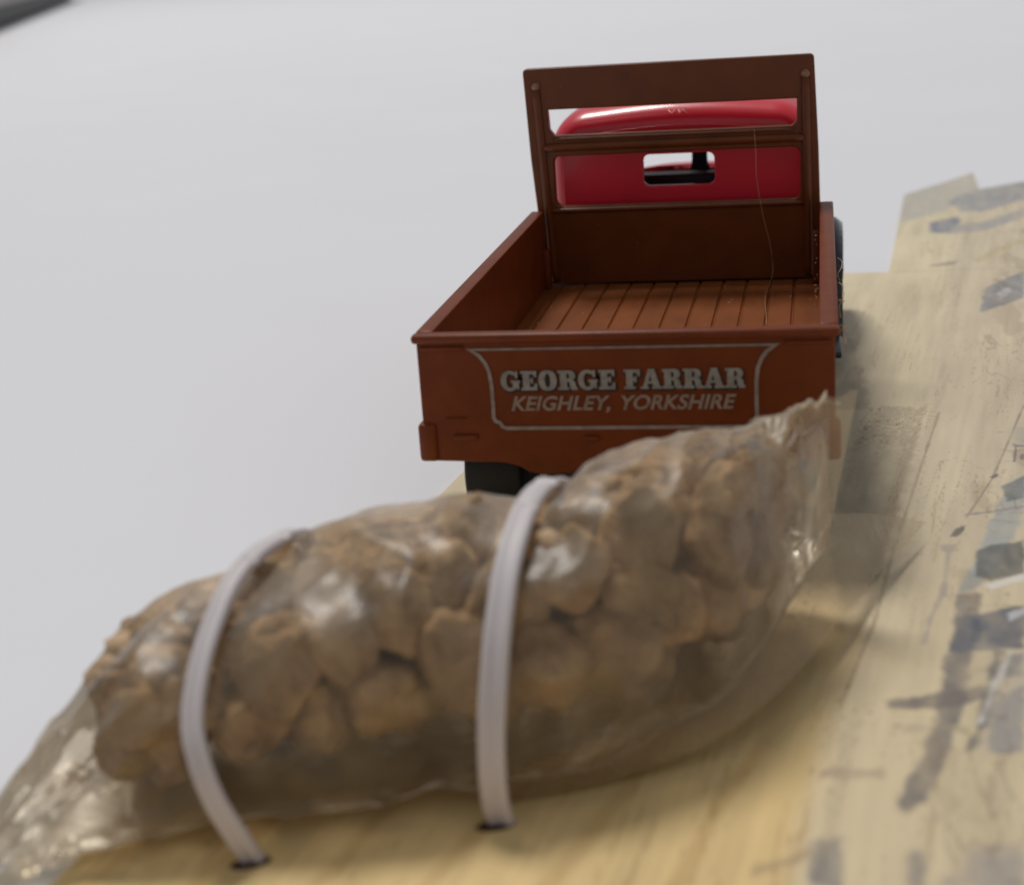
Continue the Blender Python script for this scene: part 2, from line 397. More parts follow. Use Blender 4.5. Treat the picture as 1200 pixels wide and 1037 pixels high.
def grid_obj(name, X, Y, Z, parent):
    nj,ni = X.shape
    me = bpy.data.meshes.new(name)
    co = np.stack([X,Y,Z],-1).reshape(-1,3)
    idx = np.arange(nj*ni).reshape(nj,ni)
    f = np.stack([idx[:-1,:-1],idx[:-1,1:],idx[1:,1:],idx[1:,:-1]],-1).reshape(-1,4)
    me.from_pydata(co.tolist(), [], f.tolist())
    a = me.color_attributes.new('print', 'FLOAT_COLOR', 'POINT')
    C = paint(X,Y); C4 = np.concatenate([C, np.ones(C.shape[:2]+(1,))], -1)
    a.data.foreach_set('color', C4.reshape(-1).astype(np.float32))
    o = link(name, me, M['card'], parent, smooth=True)
    so = o.modifiers.new('thickness','SOLIDIFY'); so.thickness = .42*K; so.offset = -1
    return o
card = empty('printed_card', (30,0,ZT))
tag(card, 'cream printed card with brown plank drawing and blue grey strokes under the truck', 'card')
yy = np.concatenate([np.arange(-70,40,.28), np.arange(40,88.01,.5)]); 
xl = np.interp(yy,[-70,-42,18,88],[-11.9,-8.5,-1.2,2.5])
t = np.linspace(0,1,540)
X = xl[:,None]+(64-xl[:,None])*t[None,:]; Y = np.repeat(yy[:,None],len(t),1)
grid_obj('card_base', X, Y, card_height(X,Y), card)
tt = np.linspace(0,1,150); uu = np.linspace(0,1,240)
bx = 34.9+29.1*uu; tx = np.interp(uu,[0,.26,.27,.41,1],[39.2,50.6,50.0,57.2,76]); ty = np.interp(uu,[0,.26,.27,.41,1],[140.8,158.6,142.8,148.6,168])
X = bx[None]*(1-tt[:,None])+tx[None]*tt[:,None]; Y = 88.05*(1-tt[:,None])+ty[None]*tt[:,None]
grid_obj('card_flap', X, Y, card_height(X,Y)+.004*np.maximum(0,Y-88), card)

# ------------------------------------------------------------ toy truck
truck = empty('toy_truck', (14,47,ZC))
tag(truck, 'small brown and red toy flatbed truck with a lettered tailgate, standing on the card', 'toy truck')
W = 28.0; L = 47.3; H = 9.06; ZF = 1.8
# tailgate: plate with a dropped lip, moulded top rail and lower corner blocks
outline = [(.15,.15),(5.6,.0),(6.6,-.25),(7.4,-.75),(8.0,-.85),(9.9,-.85),(10.5,-.7),(11.6,.0),(16.4,.0),(17.5,-.7),(18.1,-.85),(20,-.85),(20.6,-.75),(21.4,-.25),(22.4,0),(27.85,.15),(27.85,8.6),(.15,8.6)]
tg = link('tailgate', to_xz(curve_mesh([rbend(outline,.35)], .42, .12), .58), M['brown'], truck); bevel(tg,.02)
for p in tg.data.polygons: p.use_smooth = True
rail = boxes('top_rail', [(-.28,28.28,-.32,.9,8.42,H)], M['brown'], tg, .26)
for xa in (.3,24.7): boxes('hinge_strip', [(xa,xa+3,-.16,.1,7.95,8.2)], M['brown'], tg, .09)
for x0,x1 in ((-.32,1.0),(27.0,28.32)):
    boxes('corner_block', [(x0,x1,-.25,1.2,.02,2.75)], M['brown'], tg, .28)
boxes('hinge_lug', [(2.2,3.9,-.22,.1,1.55,1.95)], M['brown'], tg, .14)
boxes('hinge_lug', [(11.2,12.3,-.22,.1,1.45,1.8)], M['brown'], tg, .14)
boxes('hinge_lug', [(24.2,25.9,-.22,.1,1.55,1.95)], M['brown'], tg, .14)
# shallow plank lines moulded in the tailgate corners
for xa,xb in ((1.7,3.2),(25.4,26.6)): boxes('plank_line', [(xa,xb,-.11,0.0,3.1,3.15)], M['brown'], tg, .03)

# lettering: hand drawn fat slab serif capitals, cap height 1
def ell(cx,cy,rx,ry,n=28,p=2.3):
    out=[]
    for i in range(n):
        a=2*math.pi*i/n; c,s=math.cos(a),math.sin(a)
        out.append((cx+rx*abs(c)**(2/p)*(1 if c>0 else -1), cy+ry*abs(s)**(2/p)*(1 if s>0 else -1)))
    return out
def glyph(ch):
    if ch=='E': return [[(0,0),(.93,0),(.93,.36),(.82,.36),(.72,.17),(.50,.17),(.50,.43),(.58,.43),(.62,.34),(.70,.34),(.70,.67),(.62,.67),(.58,.58),(.50,.58),(.50,.83),(.70,.83),(.80,.67),(.90,.67),(.90,1),(0,1),(0,.86),(.12,.86),(.12,.14),(0,.14)]], .98
    if ch=='F': return [[(0,0),(.64,0),(.64,.14),(.50,.14),(.50,.42),(.58,.42),(.62,.33),(.70,.33),(.70,.67),(.62,.67),(.58,.58),(.50,.58),(.50,.83),(.70,.83),(.80,.65),(.90,.65),(.90,1),(0,1),(0,.86),(.12,.86),(.12,.14),(0,.14)]], .93
    if ch=='O': return [ell(.52,.5,.52,.53), ell(.52,.5,.16,.36,20,2.1)], 1.08
    if ch=='G':
        pts=[]
        for i in range(23):
            a=R(48+ (322-48)*i/22); pts.append((.52+.53*math.cos(a), .5+.53*math.sin(a)))
        pts=[(.98,1.0),(.86,1.0),(.80,.93)]+pts[0:]
        tail=[(.92,.06),(1.04,.06),(1.04,.40),(1.10,.40),(1.10,.52),(.58,.52),(.58,.40),(.68,.40),(.68,.18)]
        inner=[]
        for i in range(17):
            a=R(300-(300-62)*i/16); inner.append((.52+.20*math.cos(a), .5+.36*math.sin(a)))
        end=[(.80,.78),(.86,.64),(.98,.64)]
        return [pts+tail+inner+end], 1.13
    if ch=='R': return [[(0,0),(.62,0),(.62,.14),(.50,.14),(.50,.44),(.56,.44),(.66,.36),(.68,.12),(.78,0),(1.10,0),(1.10,.13),(1.03,.15),(1.0,.33),(.94,.45),(.84,.52),(.97,.60),(1.0,.74),(.95,.90),(.80,.99),(.66,1),(0,1),(0,.86),(.12,.86),(.12,.14),(0,.14)],[(.50,.57),(.50,.86),(.58,.86),(.65,.80),(.65,.63),(.58,.57)]], 1.12
    if ch=='A': return [[(-.04,0),(.42,0),(.42,.13),(.33,.13),(.37,.27),(.63,.27),(.68,.13),(.60,.13),(.60,0),(1.14,0),(1.14,.13),(1.05,.13),(.74,1.02),(.40,1.02),(.10,.13),(-.04,.13)],[(.41,.40),(.50,.70),(.59,.40)]], 1.14
def word(text, x0, x1, z0, h):
    """list of glyph outlines laid out between x0 and x1"""
    adv=0; items=[]
    for ch in text:
        if ch==' ': adv+=.42; continue
        g,w=glyph(ch); items.append((g,adv)); adv+=w+.03
    k=(x1-x0)/adv; out=[]
    for g,a in items: out.append([[(x0+(a+px)*k, z0+py*h) for px,py in p] for p in g])
    return out
def join_meshes(lst):
    bm=bmesh.new()
    for me in lst: bm.from_mesh(me); bpy.data.meshes.remove(me)
    return from_bm(bm)
gl = word('GEORGE FARRAR', 5.75, 22.2, 5.06, 1.36)
sh = []
for p in gl: sh.append(to_xz(curve_mesh([p[0]],0,0,.065), -.026))
m_ = join_meshes(sh); remap(m_, lambda c: c+Vector((.07,0,-.09)))
link('name_shadow', m_, M['outline'], tg)
link('name_lettering', join_meshes([to_xz(curve_mesh(p), -.05) for p in gl]), M['letter'], tg)
# caption, slanted grotesque strokes
def text_mesh(s, size):
    c = bpy.data.curves.new('t','FONT'); c.body = s; c.size = size; c.shear = .28; c.space_character = 1.04; c.space_word = 1.25; c.offset = .045
    o = bpy.data.objects.new('t',c); col.objects.link(o)
    me = bpy.data.meshes.new_from_object(o.evaluated_get(bpy.context.evaluated_depsgraph_get()))
    bpy.data.objects.remove(o); bpy.data.curves.remove(c); return me
me = text_mesh('KEIGHLEY, YORKSHIRE', 1.5)
xs = [v.co.x for v in me.vertices]; ys=[v.co.y for v in me.vertices]
ymax = max(ys); kx = (21.55-6.35)/(max(xs)-min(xs)); ky = 1.0/ymax; x00=min(xs)
remap(me, lambda c: Vector((6.35+(c.x-x00)*kx, c.y*ky+3.66, 0)))
link('caption_lettering', to_xz(me,-.04), M['caption'], tg)
# border line
def ribbon(pts, w, closed=True):
    P=[Vector(p) for p in pts]; n=len(P); Lf=[];Rt=[]
    for i in range(n):
        a=(P[i]-P[i-1]).normalized(); b=(P[(i+1)%n]-P[i]).normalized(); t=(a+b).normalized(); nrm=Vector((-t.y,t.x))
        k=w/2/max(.5,nrm.dot(Vector((-a.y,a.x))))
        Lf.append(P[i]+nrm*k); Rt.append(P[i]-nrm*k)
    bm=bmesh.new(); l=[bm.verts.new((p.x,p.y,0)) for p in Lf]; r=[bm.verts.new((p.x,p.y,0)) for p in Rt]
    for i in range(n): bm.faces.new((l[i],r[i],r[(i+1)%n],l[(i+1)%n]))
    return from_bm(bm)
left = [(3.75,7.95),(4.35,7.55),(4.72,7.05),(4.98,6.4),(5.08,5.5),(5.1,4.2),(5.08,3.15),(5.2,2.9),(5.5,2.78),(5.65,2.5),(5.95,2.38)]
bord = left+[(27.95-x, z) for x,z in reversed(left)]
link('border_line', to_xz(ribbon(bord,.26),-.03), M['border'], tg)

# side panels
def side(name, x0, x1, lip):
    pts = [(0.9,.6),(L,.6),(L,H-.05),(0.9,H-.05)]
    o = link(name, to_yz(curve_mesh([rbend(pts,.15)], (x1-x0)/2-.08,.08), (x0+x1)/2), M['brown'], truck, smooth=True)
    a,b = (x0-.22, x1-.12) if lip<0 else (x0+.12, x1+.22)
    boxes('side_rail', [(a,b,.92,L+.15,H-.42,H+.02)], M['brown'], o, .16)
    return o
s1 = side('side_panel', .05, 1.05, -1); s2 = side('side_panel', 26.95, 27.95, 1)
boxes('corner_post', [(1.0,1.55,L-1.7,L-.15,ZF,5.5)], M['brown'], s1, .1)
boxes('corner_post', [(26.3,27.0,L-1.7,L-.15,ZF,6.6)], M['brown'], s2, .1)
# planked floor with V grooves
bm = bmesh.new()
gx = sorted([24.6-2.21*k for k in range(-1,11)]); gx=[g for g in gx if 1.3<g<26.7]
prof=[(1.0,ZF)]
for g in gx: prof += [(g-.16,ZF),(g-.04,ZF-.2),(g+.04,ZF-.2),(g+.16,ZF)]
prof.append((27.0,ZF))
ys_ = np.linspace(.8,L+.2,60)
rows=[[bm.verts.new((x,y,z+(noise.noise(Vector((x*.5,y*.12,2)))*.04))) for x,z in prof] for y in ys_]
for a,b in zip(rows,rows[1:]):
    for i in range(len(prof)-1): bm.faces.new((a[i],a[i+1],b[i+1],b[i]))
link('bed_floor', from_bm(bm), M['bed'], truck)
boxes('bed_underside', [(.9,27.1,.9,L,.35,1.4)], M['brown'], truck, .1)

# headboard
yb = L+.95
outer = [(-.1,22.2),(26.4,22.25),(26.75,14),(26.9,7),(26.75,2.0),(1.2,2.0),(.75,6),(.2,14)]
hole1 = [(1.85,16.6),(2.35,15.95),(24.55,15.95),(25.1,16.45),(25.1,18.65),(1.75,18.65)]
hole2 = rrect(2.1,9.25,25.35,14.3,.8)
hb = link('headboard', to_xz(curve_mesh([rbend(outer,.28), rbend(hole1,.12), hole2], .42, .14), yb), M['brown_dark'], truck, smooth=False)
for p in hb.data.polygons: p.use_smooth = True
em = hb.modifiers.new('edge','EDGE_SPLIT'); em.split_angle = R(35)
yr = yb-.56
tube('crossbar', [(x, yr, 15.0+.0*x) for x in np.linspace(1.4,25.6,24)], .42, M['brown_dark'], hb)
tube('crossbar', [(x, yr-.05, 15.75) for x in np.linspace(2.3,24.7,24)], .16, M['brown_dark'], hb)
tube('crossbar', [(x, yr-.02, 9.0) for x in np.linspace(1.6,25.6,24)], .24, M['brown_dark'], hb)
for xa,xb in ((.95,1.75),(25.75,25.95)):
    tube('upright_rib', [(xa+(xb-xa)*t, yr+.02, 20.4-18.2*t) for t in np.linspace(0,1,20)], .42, M['brown_dark'], hb)
    bm = bmesh.new(); bmesh.ops.create_uvsphere(bm, u_segments=16, v_segments=10, radius=.42)
    for v in bm.verts: v.co = v.co+Vector((xa, yr-.05, 20.7))
    link('rivet', from_bm(bm), M['worn'], hb, smooth=True)

boxes('gap_shade_plate', [(1.2,26.8,yb+.62,yb+.8,-.5,4.6)], M['black'], hb, .03)  # added black plate, darkens the gap under the headboard in place of shade
# cab: shell with real window openings, domed roof
CX = 14.0
cab = empty('cab', (0,0,0)); cab.parent = truck; cab.location = -truck.location + Vector((CX, 58, ZC))*K
y0c, y1c = 50.2, 65.5
def cab_section(hw, ztop, r, n=10):
    pts=[(CX-hw,0.4)]
    for i in range(n+1):
        a=R(180-90*i/n); pts.append((CX-hw+r+r*math.cos(a), ztop-r*.8+r*.8*math.sin(a)))
    for i in range(1,8):
        t=i/8; x=CX-hw+r+(2*hw-2*r)*t; pts.append((x, ztop+.55*math.sin(math.pi*t)))
    for i in range(n+1):
        a=R(90-90*i/n); pts.append((CX+hw-r+r*math.cos(a), ztop-r*.8+r*.8*math.sin(a)))
    pts.append((CX+hw,.4))
    return pts
# body skin (roof and sides), rear edge rolled over
bm=bmesh.new(); rings=[]
steps=[(y0c+.0,10.9,15.6,3.0),(y0c+.12,11.5,16.3,3.4),(y0c+.45,12.0,16.95,3.7),(y0c+1.0,12.3,17.45,4),(y0c+1.9,12.5,17.85,4.2),(y0c+3.2,12.55,18.05,4.3),(57,12.55,18.1,4.3),(61,12.55,18.05,4.3),(y1c-2.4,12.5,17.85,4.2),(y1c-1,12.3,17.3,4),(y1c-.3,12.0,16.6,3.7),(y1c,11.6,15.9,3.4)]
for y,hw,zt,r in steps: rings.append([bm.verts.new((x,y,z)) for x,z in cab_section(hw,zt,r)])
for a,b in zip(rings,rings[1:]):
    for i in range(len(a)-1): bm.faces.new((a[i],b[i],b[i+1],a[i+1]))
shell = link('roof_and_sides', from_bm(bm), M['red'], cab, smooth=True)
so = shell.modifiers.new('t','SOLIDIFY'); so.thickness=.45*K; so.offset=1
ss = shell.modifiers.new('s','SUBSURF'); ss.levels=1; ss.render_levels=2
# little cast mark on the roof edge
tube('casting_mark', [(13.0,y0c+.4,17.68),(13.3,y0c+.1,17.36),(13.6,y0c+.4,17.68)], .075, M['mark'], shell)
tube('casting_mark', [(13.95,y0c+.42,17.70),(14.05,y0c+.1,17.36),(14.3,y0c+.4,17.68),(14.7,y0c+.1,17.38)], .075, M['mark'], shell)
rear_out = cab_section(10.9+.35,15.75,3.1)
rw = link('rear_wall', to_xz(curve_mesh([rear_out, rrect(10.35,10.55,17.3,13.75,.7)], .3,.1), y0c+.35), M['red'], cab); 
for p in rw.data.polygons: p.use_smooth=True
e=rw.modifiers.new('e','EDGE_SPLIT'); e.split_angle=R(35)
front_out = cab_section(11.6,15.9,3.4)
fw = link('windscreen_frame', to_xz(curve_mesh([front_out, rbend([(3.6,8.9),(13.4,9.3),(14.0,10.4),(14.1,15.6),(5.2,15.6),(3.6,14.4)],.8), rbend([(16.0,9.3),(24.6,8.9),(24.6,14.4),(23,15.6),(15.35,15.6),(15.4,10.4)],.8)], .3,.1), y1c-.3), M['black'], cab)
boxes('dashboard', [(3,25,y1c-3.2,y1c-.8,7.0,9.9)], M['interior'], cab, .3)
boxes('seat', [(3.2,24.8,52.5,57,3,6.2),(3.2,24.8,51.2,52.6,3,10.0)], M['black'], cab, .4)
# bonnet, radiator, wings, lamps
bm=bmesh.new(); rings=[]
for y,hw,zt in ((y1c-.1,9.2,10.4),(y1c+2,8.6,10.3),(y1c+7,7.2,9.7),(y1c+11,6.4,9.0),(y1c+12.4,6.0,8.4)):
    ring=[]
    for i in range(17):
        a=math.pi-math.pi*i/16; c,s=math.cos(a),math.sin(a)
        ring.append(bm.verts.new((CX+hw*abs(c)**.55*(1 if c>0 else -1), y, zt-7+7*abs(s)**.5)))
    rings.append(ring)
for a,b in zip(rings,rings[1:]):
    for i in range(16): bm.faces.new((a[i],b[i],b[i+1],a[i+1]))
bm.faces.new(rings[-1])
link('bonnet', from_bm(bm), M['red'], truck, smooth=True)
rg = boxes('radiator_grille', [(CX-4.8,CX+4.8,y1c+12.2,y1c+13.1,-1.5,8.3)], M['chrome'], truck, .5)
boxes('grille_bar', [(CX-4.2+k*1.3,CX-3.6+k*1.3,y1c+13.0,y1c+13.35,-1,7.6) for k in range(7)], M['black'], rg, .1)
def fender(sx):
    xc = CX+sx*12.6; bm=bmesh.new(); rings=[]
    for i in range(25):
        t=i/24
        if t<.24: y=53.0+1.6*t/.24; z=-5.3+(t/.24)*6.0
        else:
            a=math.pi*(1-(t-.24)/.76); y=63+8.2*math.cos(a); z=-2.2+6.0*math.sin(a)**.8 if math.sin(a)>0 else -2.2
            if (t-.24)/.76<.12: z=max(z,.9)
        ring=[]
        for j in range(9):
            u=-1+2*j/8; ring.append(bm.verts.new((xc+u*2.45, y, z+.9*(1-abs(u)**3))))
        rings.append(ring)
    for a,b in zip(rings,rings[1:]):
        for j in range(8): bm.faces.new((a[j],b[j],b[j+1],a[j+1]))
    o=link('mudguard', from_bm(bm), M['fender'], truck, smooth=True)
    s=o.modifiers.new('t','SOLIDIFY'); s.thickness=.5*K; s.offset=0
    hl = empty('headlight',(0,0,0)); hl.parent=truck; hl.location=-truck.location+Vector((CX+sx*8.6,y1c+9.5,7))*K
    bm=bmesh.new(); rr=[]
    for dy,r in ((-2.2,.3),(-1.8,1.1),(-.8,1.7),(.3,1.9),(.7,1.85)):
        rr.append([bm.verts.new((CX+sx*8.6+r*math.cos(2*math.pi*k/24), y1c+9.5+dy, 7+r*math.sin(2*math.pi*k/24))) for k in range(24)])
    for a,b in zip(rr,rr[1:]):
        for k in range(24): bm.faces.new((a[k],a[(k+1)%24],b[(k+1)%24],b[k]))
    bm.faces.new(rr[0]); link('lamp_bowl', from_bm(bm), M['chrome'], hl, smooth=True)
    bm=bmesh.new(); r_=[bm.verts.new((CX+sx*8.6+1.8*math.cos(2*math.pi*k/24), y1c+10.15, 7+1.8*math.sin(2*math.pi*k/24))) for k in range(24)]; bm.faces.new(r_)
    link('lens', from_bm(bm), M['glass'], hl)
fender(-1); fender(1)
for xa,xb in ((-.9,2.6),(25.4,28.9)): boxes('running_board', [(xa,xb,44.5,53.6,-5.2,-4.6)], M['fender'], truck, .2)
# chassis and wheels
ch = boxes('chassis', [(8.2,9.6,1.5,77,-2.2,.4),(18.4,19.8,1.5,77,-2.2,.4),(9,19,2.0,3.2,-2.6,.3)], M['black'], truck, .15)
boxes('rear_valance', [(9.3,26.6,1.7,2.3,-5.2,.3)], M['black'], ch, .1)
tube('axle', [(1.9,7.0,-2.3),(26.4,7.0,-2.3)], .5, M['chrome'], ch)
tube('axle', [(1.6,63,-2.3),(26.4,63,-2.3)], .5, M['chrome'], ch)
def wheel(x, y, w, sx, r=4.2):
    e_ = empty('wheel',(0,0,0)); e_.parent=truck; e_.location=-truck.location+Vector((x,y,ZC+r))*K
    h=w/2
    lathe_x('tyre', [(-h,r*.62),(-h,r*.86),(-h*.98,r*.95),(-h*.93,r*.995),(-h*.85,r),(-h*.02,r),(h*.02,r),(h*.85,r),(h*.93,r*.995),(h*.98,r*.95),(h,r*.86),(h,r*.62)], x,y,ZC+r, M['tyre'], e_)
    lathe_x('rim', [(-h*.7,r*.6),(-h*.92,r*.58),(-h*.98,r*.5),(-h*.7,r*.4),(h*.7,r*.4),(h*.98,r*.5),(h*.92,r*.58),(h*.7,r*.6)], x,y,ZC+r, M['red'], e_)
    return e_
w1 = wheel(4.05, 7.0, 4.2, -1); wheel(24.6, 7.0, 4.2, 1)
wheel(3.2, 63, 2.6, -1); wheel(24.8, 63, 2.6, 1)
# white scuffs on the rear left tyre
bm=bmesh.new()
for i in range(26):
    cx = rnd.choice([2.6,3.6,3.9,4.3,5.3,5.9])+rnd.gauss(0,.14); zz=-.75+rnd.gauss(0,.10); a=rnd.uniform(.03,.09)
    dz = zz-(ZC+4.2); yy_=7.0-math.sqrt(max(.01,(4.2*.99)**2-dz*dz))-.03
    t0=rnd.uniform(0,3); vs_=[bm.verts.new((cx+a*math.cos(t0+q*1.57)*rnd.uniform(.6,1.5), yy_, zz+a*math.sin(t0+q*1.57))) for q in range(4)]
    bm.faces.new(vs_)
link('tread_scuffs', from_bm(bm), M['scuff'], w1)

# dust in the load bed, one loose fibre over the headboard
bm=bmesh.new()
def speck(x,y,z,r):
    k=bmesh.ops.create_icosphere(bm, subdivisions=1, radius=r)
    for v in k['verts']: v.co = Vector((v.co.x*rnd.uniform(.6,1.5),v.co.y*rnd.uniform(.6,1.4),v.co.z*.5))+Vector((x,y,z))
for i in range(90): speck(rnd.uniform(1.6,26.6), rnd.uniform(3,46), ZF+.04, rnd.choice([.03,.04,.05,.09]))
for i in range(38): speck(26.75-abs(rnd.gauss(0,.12)), rnd.uniform(2,46), rnd.uniform(ZF,H), rnd.uniform(.03,.07))
for i in range(14): speck(rnd.uniform(1,26), yb-.62, rnd.uniform(2.5,22), rnd.uniform(.03,.05))
for i in range(10): speck(rnd.uniform(3,25), rnd.uniform(50.8,53), 18.3, .05)
d_ = link('dust', from_bm(bm), M['speck'], None, base=(14,24,ZF)); tag(d_, 'pale dust specks scattered on the brown load bed', 'dust', kind='stuff')
def smooth_path(pts, n=8):
    P=[Vector(p) for p in pts]; out=[]
    for i in range(len(P)-1):
        p0=P[max(0,i-1)];p1=P[i];p2=P[i+1];p3=P[min(len(P)-1,i+2)]
        for k in range(n):
            t=k/n; out.append(.5*((2*p1)+(p2-p0)*t+(2*p0-5*p1+4*p2-p3)*t*t+(3*p1-p0-3*p2+p3)*t**3))
    out.append(P[-1]); return out
fb = tube('loose_fibre', smooth_path([(21.1,46.9,16.0),(21.2,47.0,14.2),(21.25,46.9,11.6),(21.7,47.0,8.4),(22.4,46.9,5.2),(22.6,46.6,2.9),(22.35,44.5,2.1),(22.1,40,2.05),(22.3,35,1.95),(22.55,29.5,1.95)]), .018, M['fibre'], None, seg=6, base=(22,46,2))
tag(fb, 'thin pale fibre hanging over the headboard onto the load bed', 'fibre')
for q,where in enumerate(('nearest the tailgate','second from the tailgate','third from the tailgate','farthest from the tailgate')):
    pts=[(28.2+rnd.uniform(0,.2), 2.5+q*7+rnd.uniform(-1,1), 8.5)]
    for k in range(5): pts.append((28.3+rnd.uniform(0,.45), pts[-1][1]+rnd.uniform(-.8,.8), pts[-1][2]-rnd.uniform(.1,.5)))
    f_ = tube('lint_curl', smooth_path(pts,4), .03, M['fibre'], None, seg=5, base=pts[0])
    tag(f_, 'tiny curled lint on the right side panel, '+where, 'lint', group='lint curls along the right side panel')

# ------------------------------------------------------------ bag of stones
RINGS = [ # Fx,Fy, Bx,By, z0, z1, pinch(0 = flat seal)
 (-9.6,-42.8,-12.9,-41.0,-6.2,-4.3),
 (-8.8,-41.6,-12.6,-36.8,-6.4,-2.6),
 (-7.6,-40.6,-11.8,-32.0,-6.4,-1.1),
 (-4.8,-39.6,-9.3,-26.0,-6.4,2.2),
 (-.2,-38.3,-3.2,-20.0,-6.4,4.0),
 (3.6,-37.2,1.4,-17.5,-6.4,5.4),
 (7.5,-35.9,6.4,-16.5,-6.4,5.9),
 (11.5,-34.3,12.2,-15.5,-6.4,5.7),
 (15.6,-32.8,15.4,-13.0,-6.2,7.2),
 (19.4,-29.6,18.4,-10.8,-5.6,7.3),
 (22.4,-26.2,21.2,-8.8,-4.8,7.1),
 (24.6,-20.6,23.2,-7.4,-3.9,6.6),
 (26.0,-15.6,24.8,-7.7,-2.8,6.7),
 (26.9,-11.9,26.2,-8.4,-2.3,7.0),
 (27.5,-10.0,27.3,-9.2,-2.0,7.3),
]
def ringat(s):
    s = max(0,min(len(RINGS)-1.0001,s)); i=int(s); t=s-i
    p=[RINGS[max(0,i-1)],RINGS[i],RINGS[i+1],RINGS[min(len(RINGS)-1,i+2)]]
    return [.5*((2*p[1][k])+(p[2][k]-p[0][k])*t+(2*p[0][k]-5*p[1][k]+4*p[2][k]-p[3][k])*t*t+(3*p[1][k]-p[0][k]-3*p[2][k]+p[3][k])*t**3) for k in range(6)]
def ringpt(s, th, k=1.0, shape=True):
    fx,fy,bx_,by_,z0,z1 = ringat(s)
    c,sn = math.cos(th), math.sin(th)       # c=+1 front, sn=+1 top
    e = (.42 if c>0 else .62) if (shape and sn<0) else .92
    cc = abs(c)**e*(1 if c>0 else -1); ss_ = abs(sn)**((.5 if c>0 and shape else .8) if sn<0 else .95)*(1 if sn>0 else -1)
    # top leans back a little, widest low down
    mx,my,mz = (fx+bx_)/2,(fy+by_)/2, z0+(z1-z0)*(.40 if shape else .5)
    hz = (z1-mz) if sn>0 else (mz-z0)
    u = cc*.5*k
    lean = .0
    return Vector((mx+(fx-bx_)*u, my+(fy-by_)*u, mz+hz*ss_*k))
TIES = (4.0, 7.0)
bag = empty('stone_bag', (10,-27,ZC))
tag(bag, 'crumpled clear plastic bag full of sandy stones, strapped to the card behind the tailgate', 'bag')
NS, NT = 330, 150
def film_pt(s, th):
    p = ringpt(s, th); c = ringpt(s,0,0)
    out = (p-c); ln = out.length
    if ln<1e-6: return p
    out = out/ln
    dt = min(abs(s-t) for t in TIES)
    free = min(1, dt/.55)
    # folds running out from the ties and the end seals
    v = Vector((s*.75, math.cos(th)*1.5, math.sin(th)*1.5))
    r1 = 1-abs(noise.noise(v*1.15))*2.2
    r2 = 1-abs(noise.noise(v*2.6+Vector((4,1,7))))*2.2
    a = th*9+noise.noise(v*.8)*5
    pl = math.sin(a)*.5*math.exp(-dt*2.2)
    e = min(s, len(RINGS)-1-s); pe = math.exp(-e*1.1)
    pl += math.sin(th*7+noise.noise(v)*4)*.13*pe*min(1,e*2)
    amp = min(1,ln/3.5)
    d = amp*(free*(.62*max(-.5,r1)-.32+.12*r2)+.36*pl)
    q = p+out*d
    if q.z < ZC+.25: q.z = ZC+.25+.15*noise.noise(v*3)
    if q.y > -.9 and q.z > -1.5: q.y = -.9
    return q
bm = bmesh.new(); rings=[]
for i in range(NS+1):
    s=(len(RINGS)-1)*i/NS
    rings.append([bm.verts.new(film_pt(s, 2*math.pi*j/NT)) for j in range(NT)])
for a,b in zip(rings,rings[1:]):
    for j in range(NT): bm.faces.new((a[j],b[j],b[(j+1)%NT],a[(j+1)%NT]))
link('plastic_film', from_bm(bm), M['film'], bag, smooth=True)
# end seals: flat welded strips beyond each pinched end
def sheet(name, inner, outer, bulge, wob, ni=60, nj=24):
    A=smooth_path(inner,12); B=smooth_path(outer,12); bm=bmesh.new(); rows=[]
    for i in range(len(A)):
        row=[]
        for j in range(nj):
            u=j/(nj-1); q=A[i].lerp(B[i],u); t=i/(len(A)-1)
            n=noise.noise(Vector((t*6,u*1.2,wob)))+.5*noise.noise(Vector((t*15,u*.8,wob+3)))
            q=q+Vector((0,0,bulge*math.sin(math.pi*u)+n*.45*math.sin(math.pi*min(1,u+.25))))
            q.z=max(q.z,ZC+.1); row.append(bm.verts.new(q))
        rows.append(row)
    for a,b in zip(rows,rows[1:]):
        for j in range(nj-1): bm.faces.new((a[j],a[j+1],b[j+1],b[j]))
    return link(name, from_bm(bm), M['seal'], bag, smooth=True)
sheet('end_seal', [(-9.0,-42.2,-5.9),(-10.2,-41.8,-5.2),(-12.0,-41.0,-4.8),(-13.0,-40.2,-4.9)],[(-9.9,-43.2,-6.3),(-11.2,-42.9,-6.1),(-13.2,-42.2,-5.8),(-14.4,-41.3,-5.6)],.1,1)
sheet('end_seal', [(27.35,-9.6,7.25),(27.3,-9.6,4.5),(27.2,-9.7,1.5),(27.2,-9.9,-2.2)], [(29.2,-9.4,7.6),(28.75,-9.3,5.2),(28.1,-9.4,1.8),(27.3,-9.9,-2.3)], .0, 6)
sheet('bottom_flap', [(10.6,-34.1,-4.6),(16.9,-31.3,-3.6),(21.0,-26.6,-2.6),(23.9,-18.4,-1.8),(26.3,-12,-1.4),(27.25,-8.6,-.6)], [(11.2,-33.9,-6.3),(17.0,-31.4,-6.1),(22.4,-27.6,-5.3),(26.5,-19.4,-4.9),(30.5,-7.4,-4.9),(34.0,2.4,-5.3)], .25, 9)

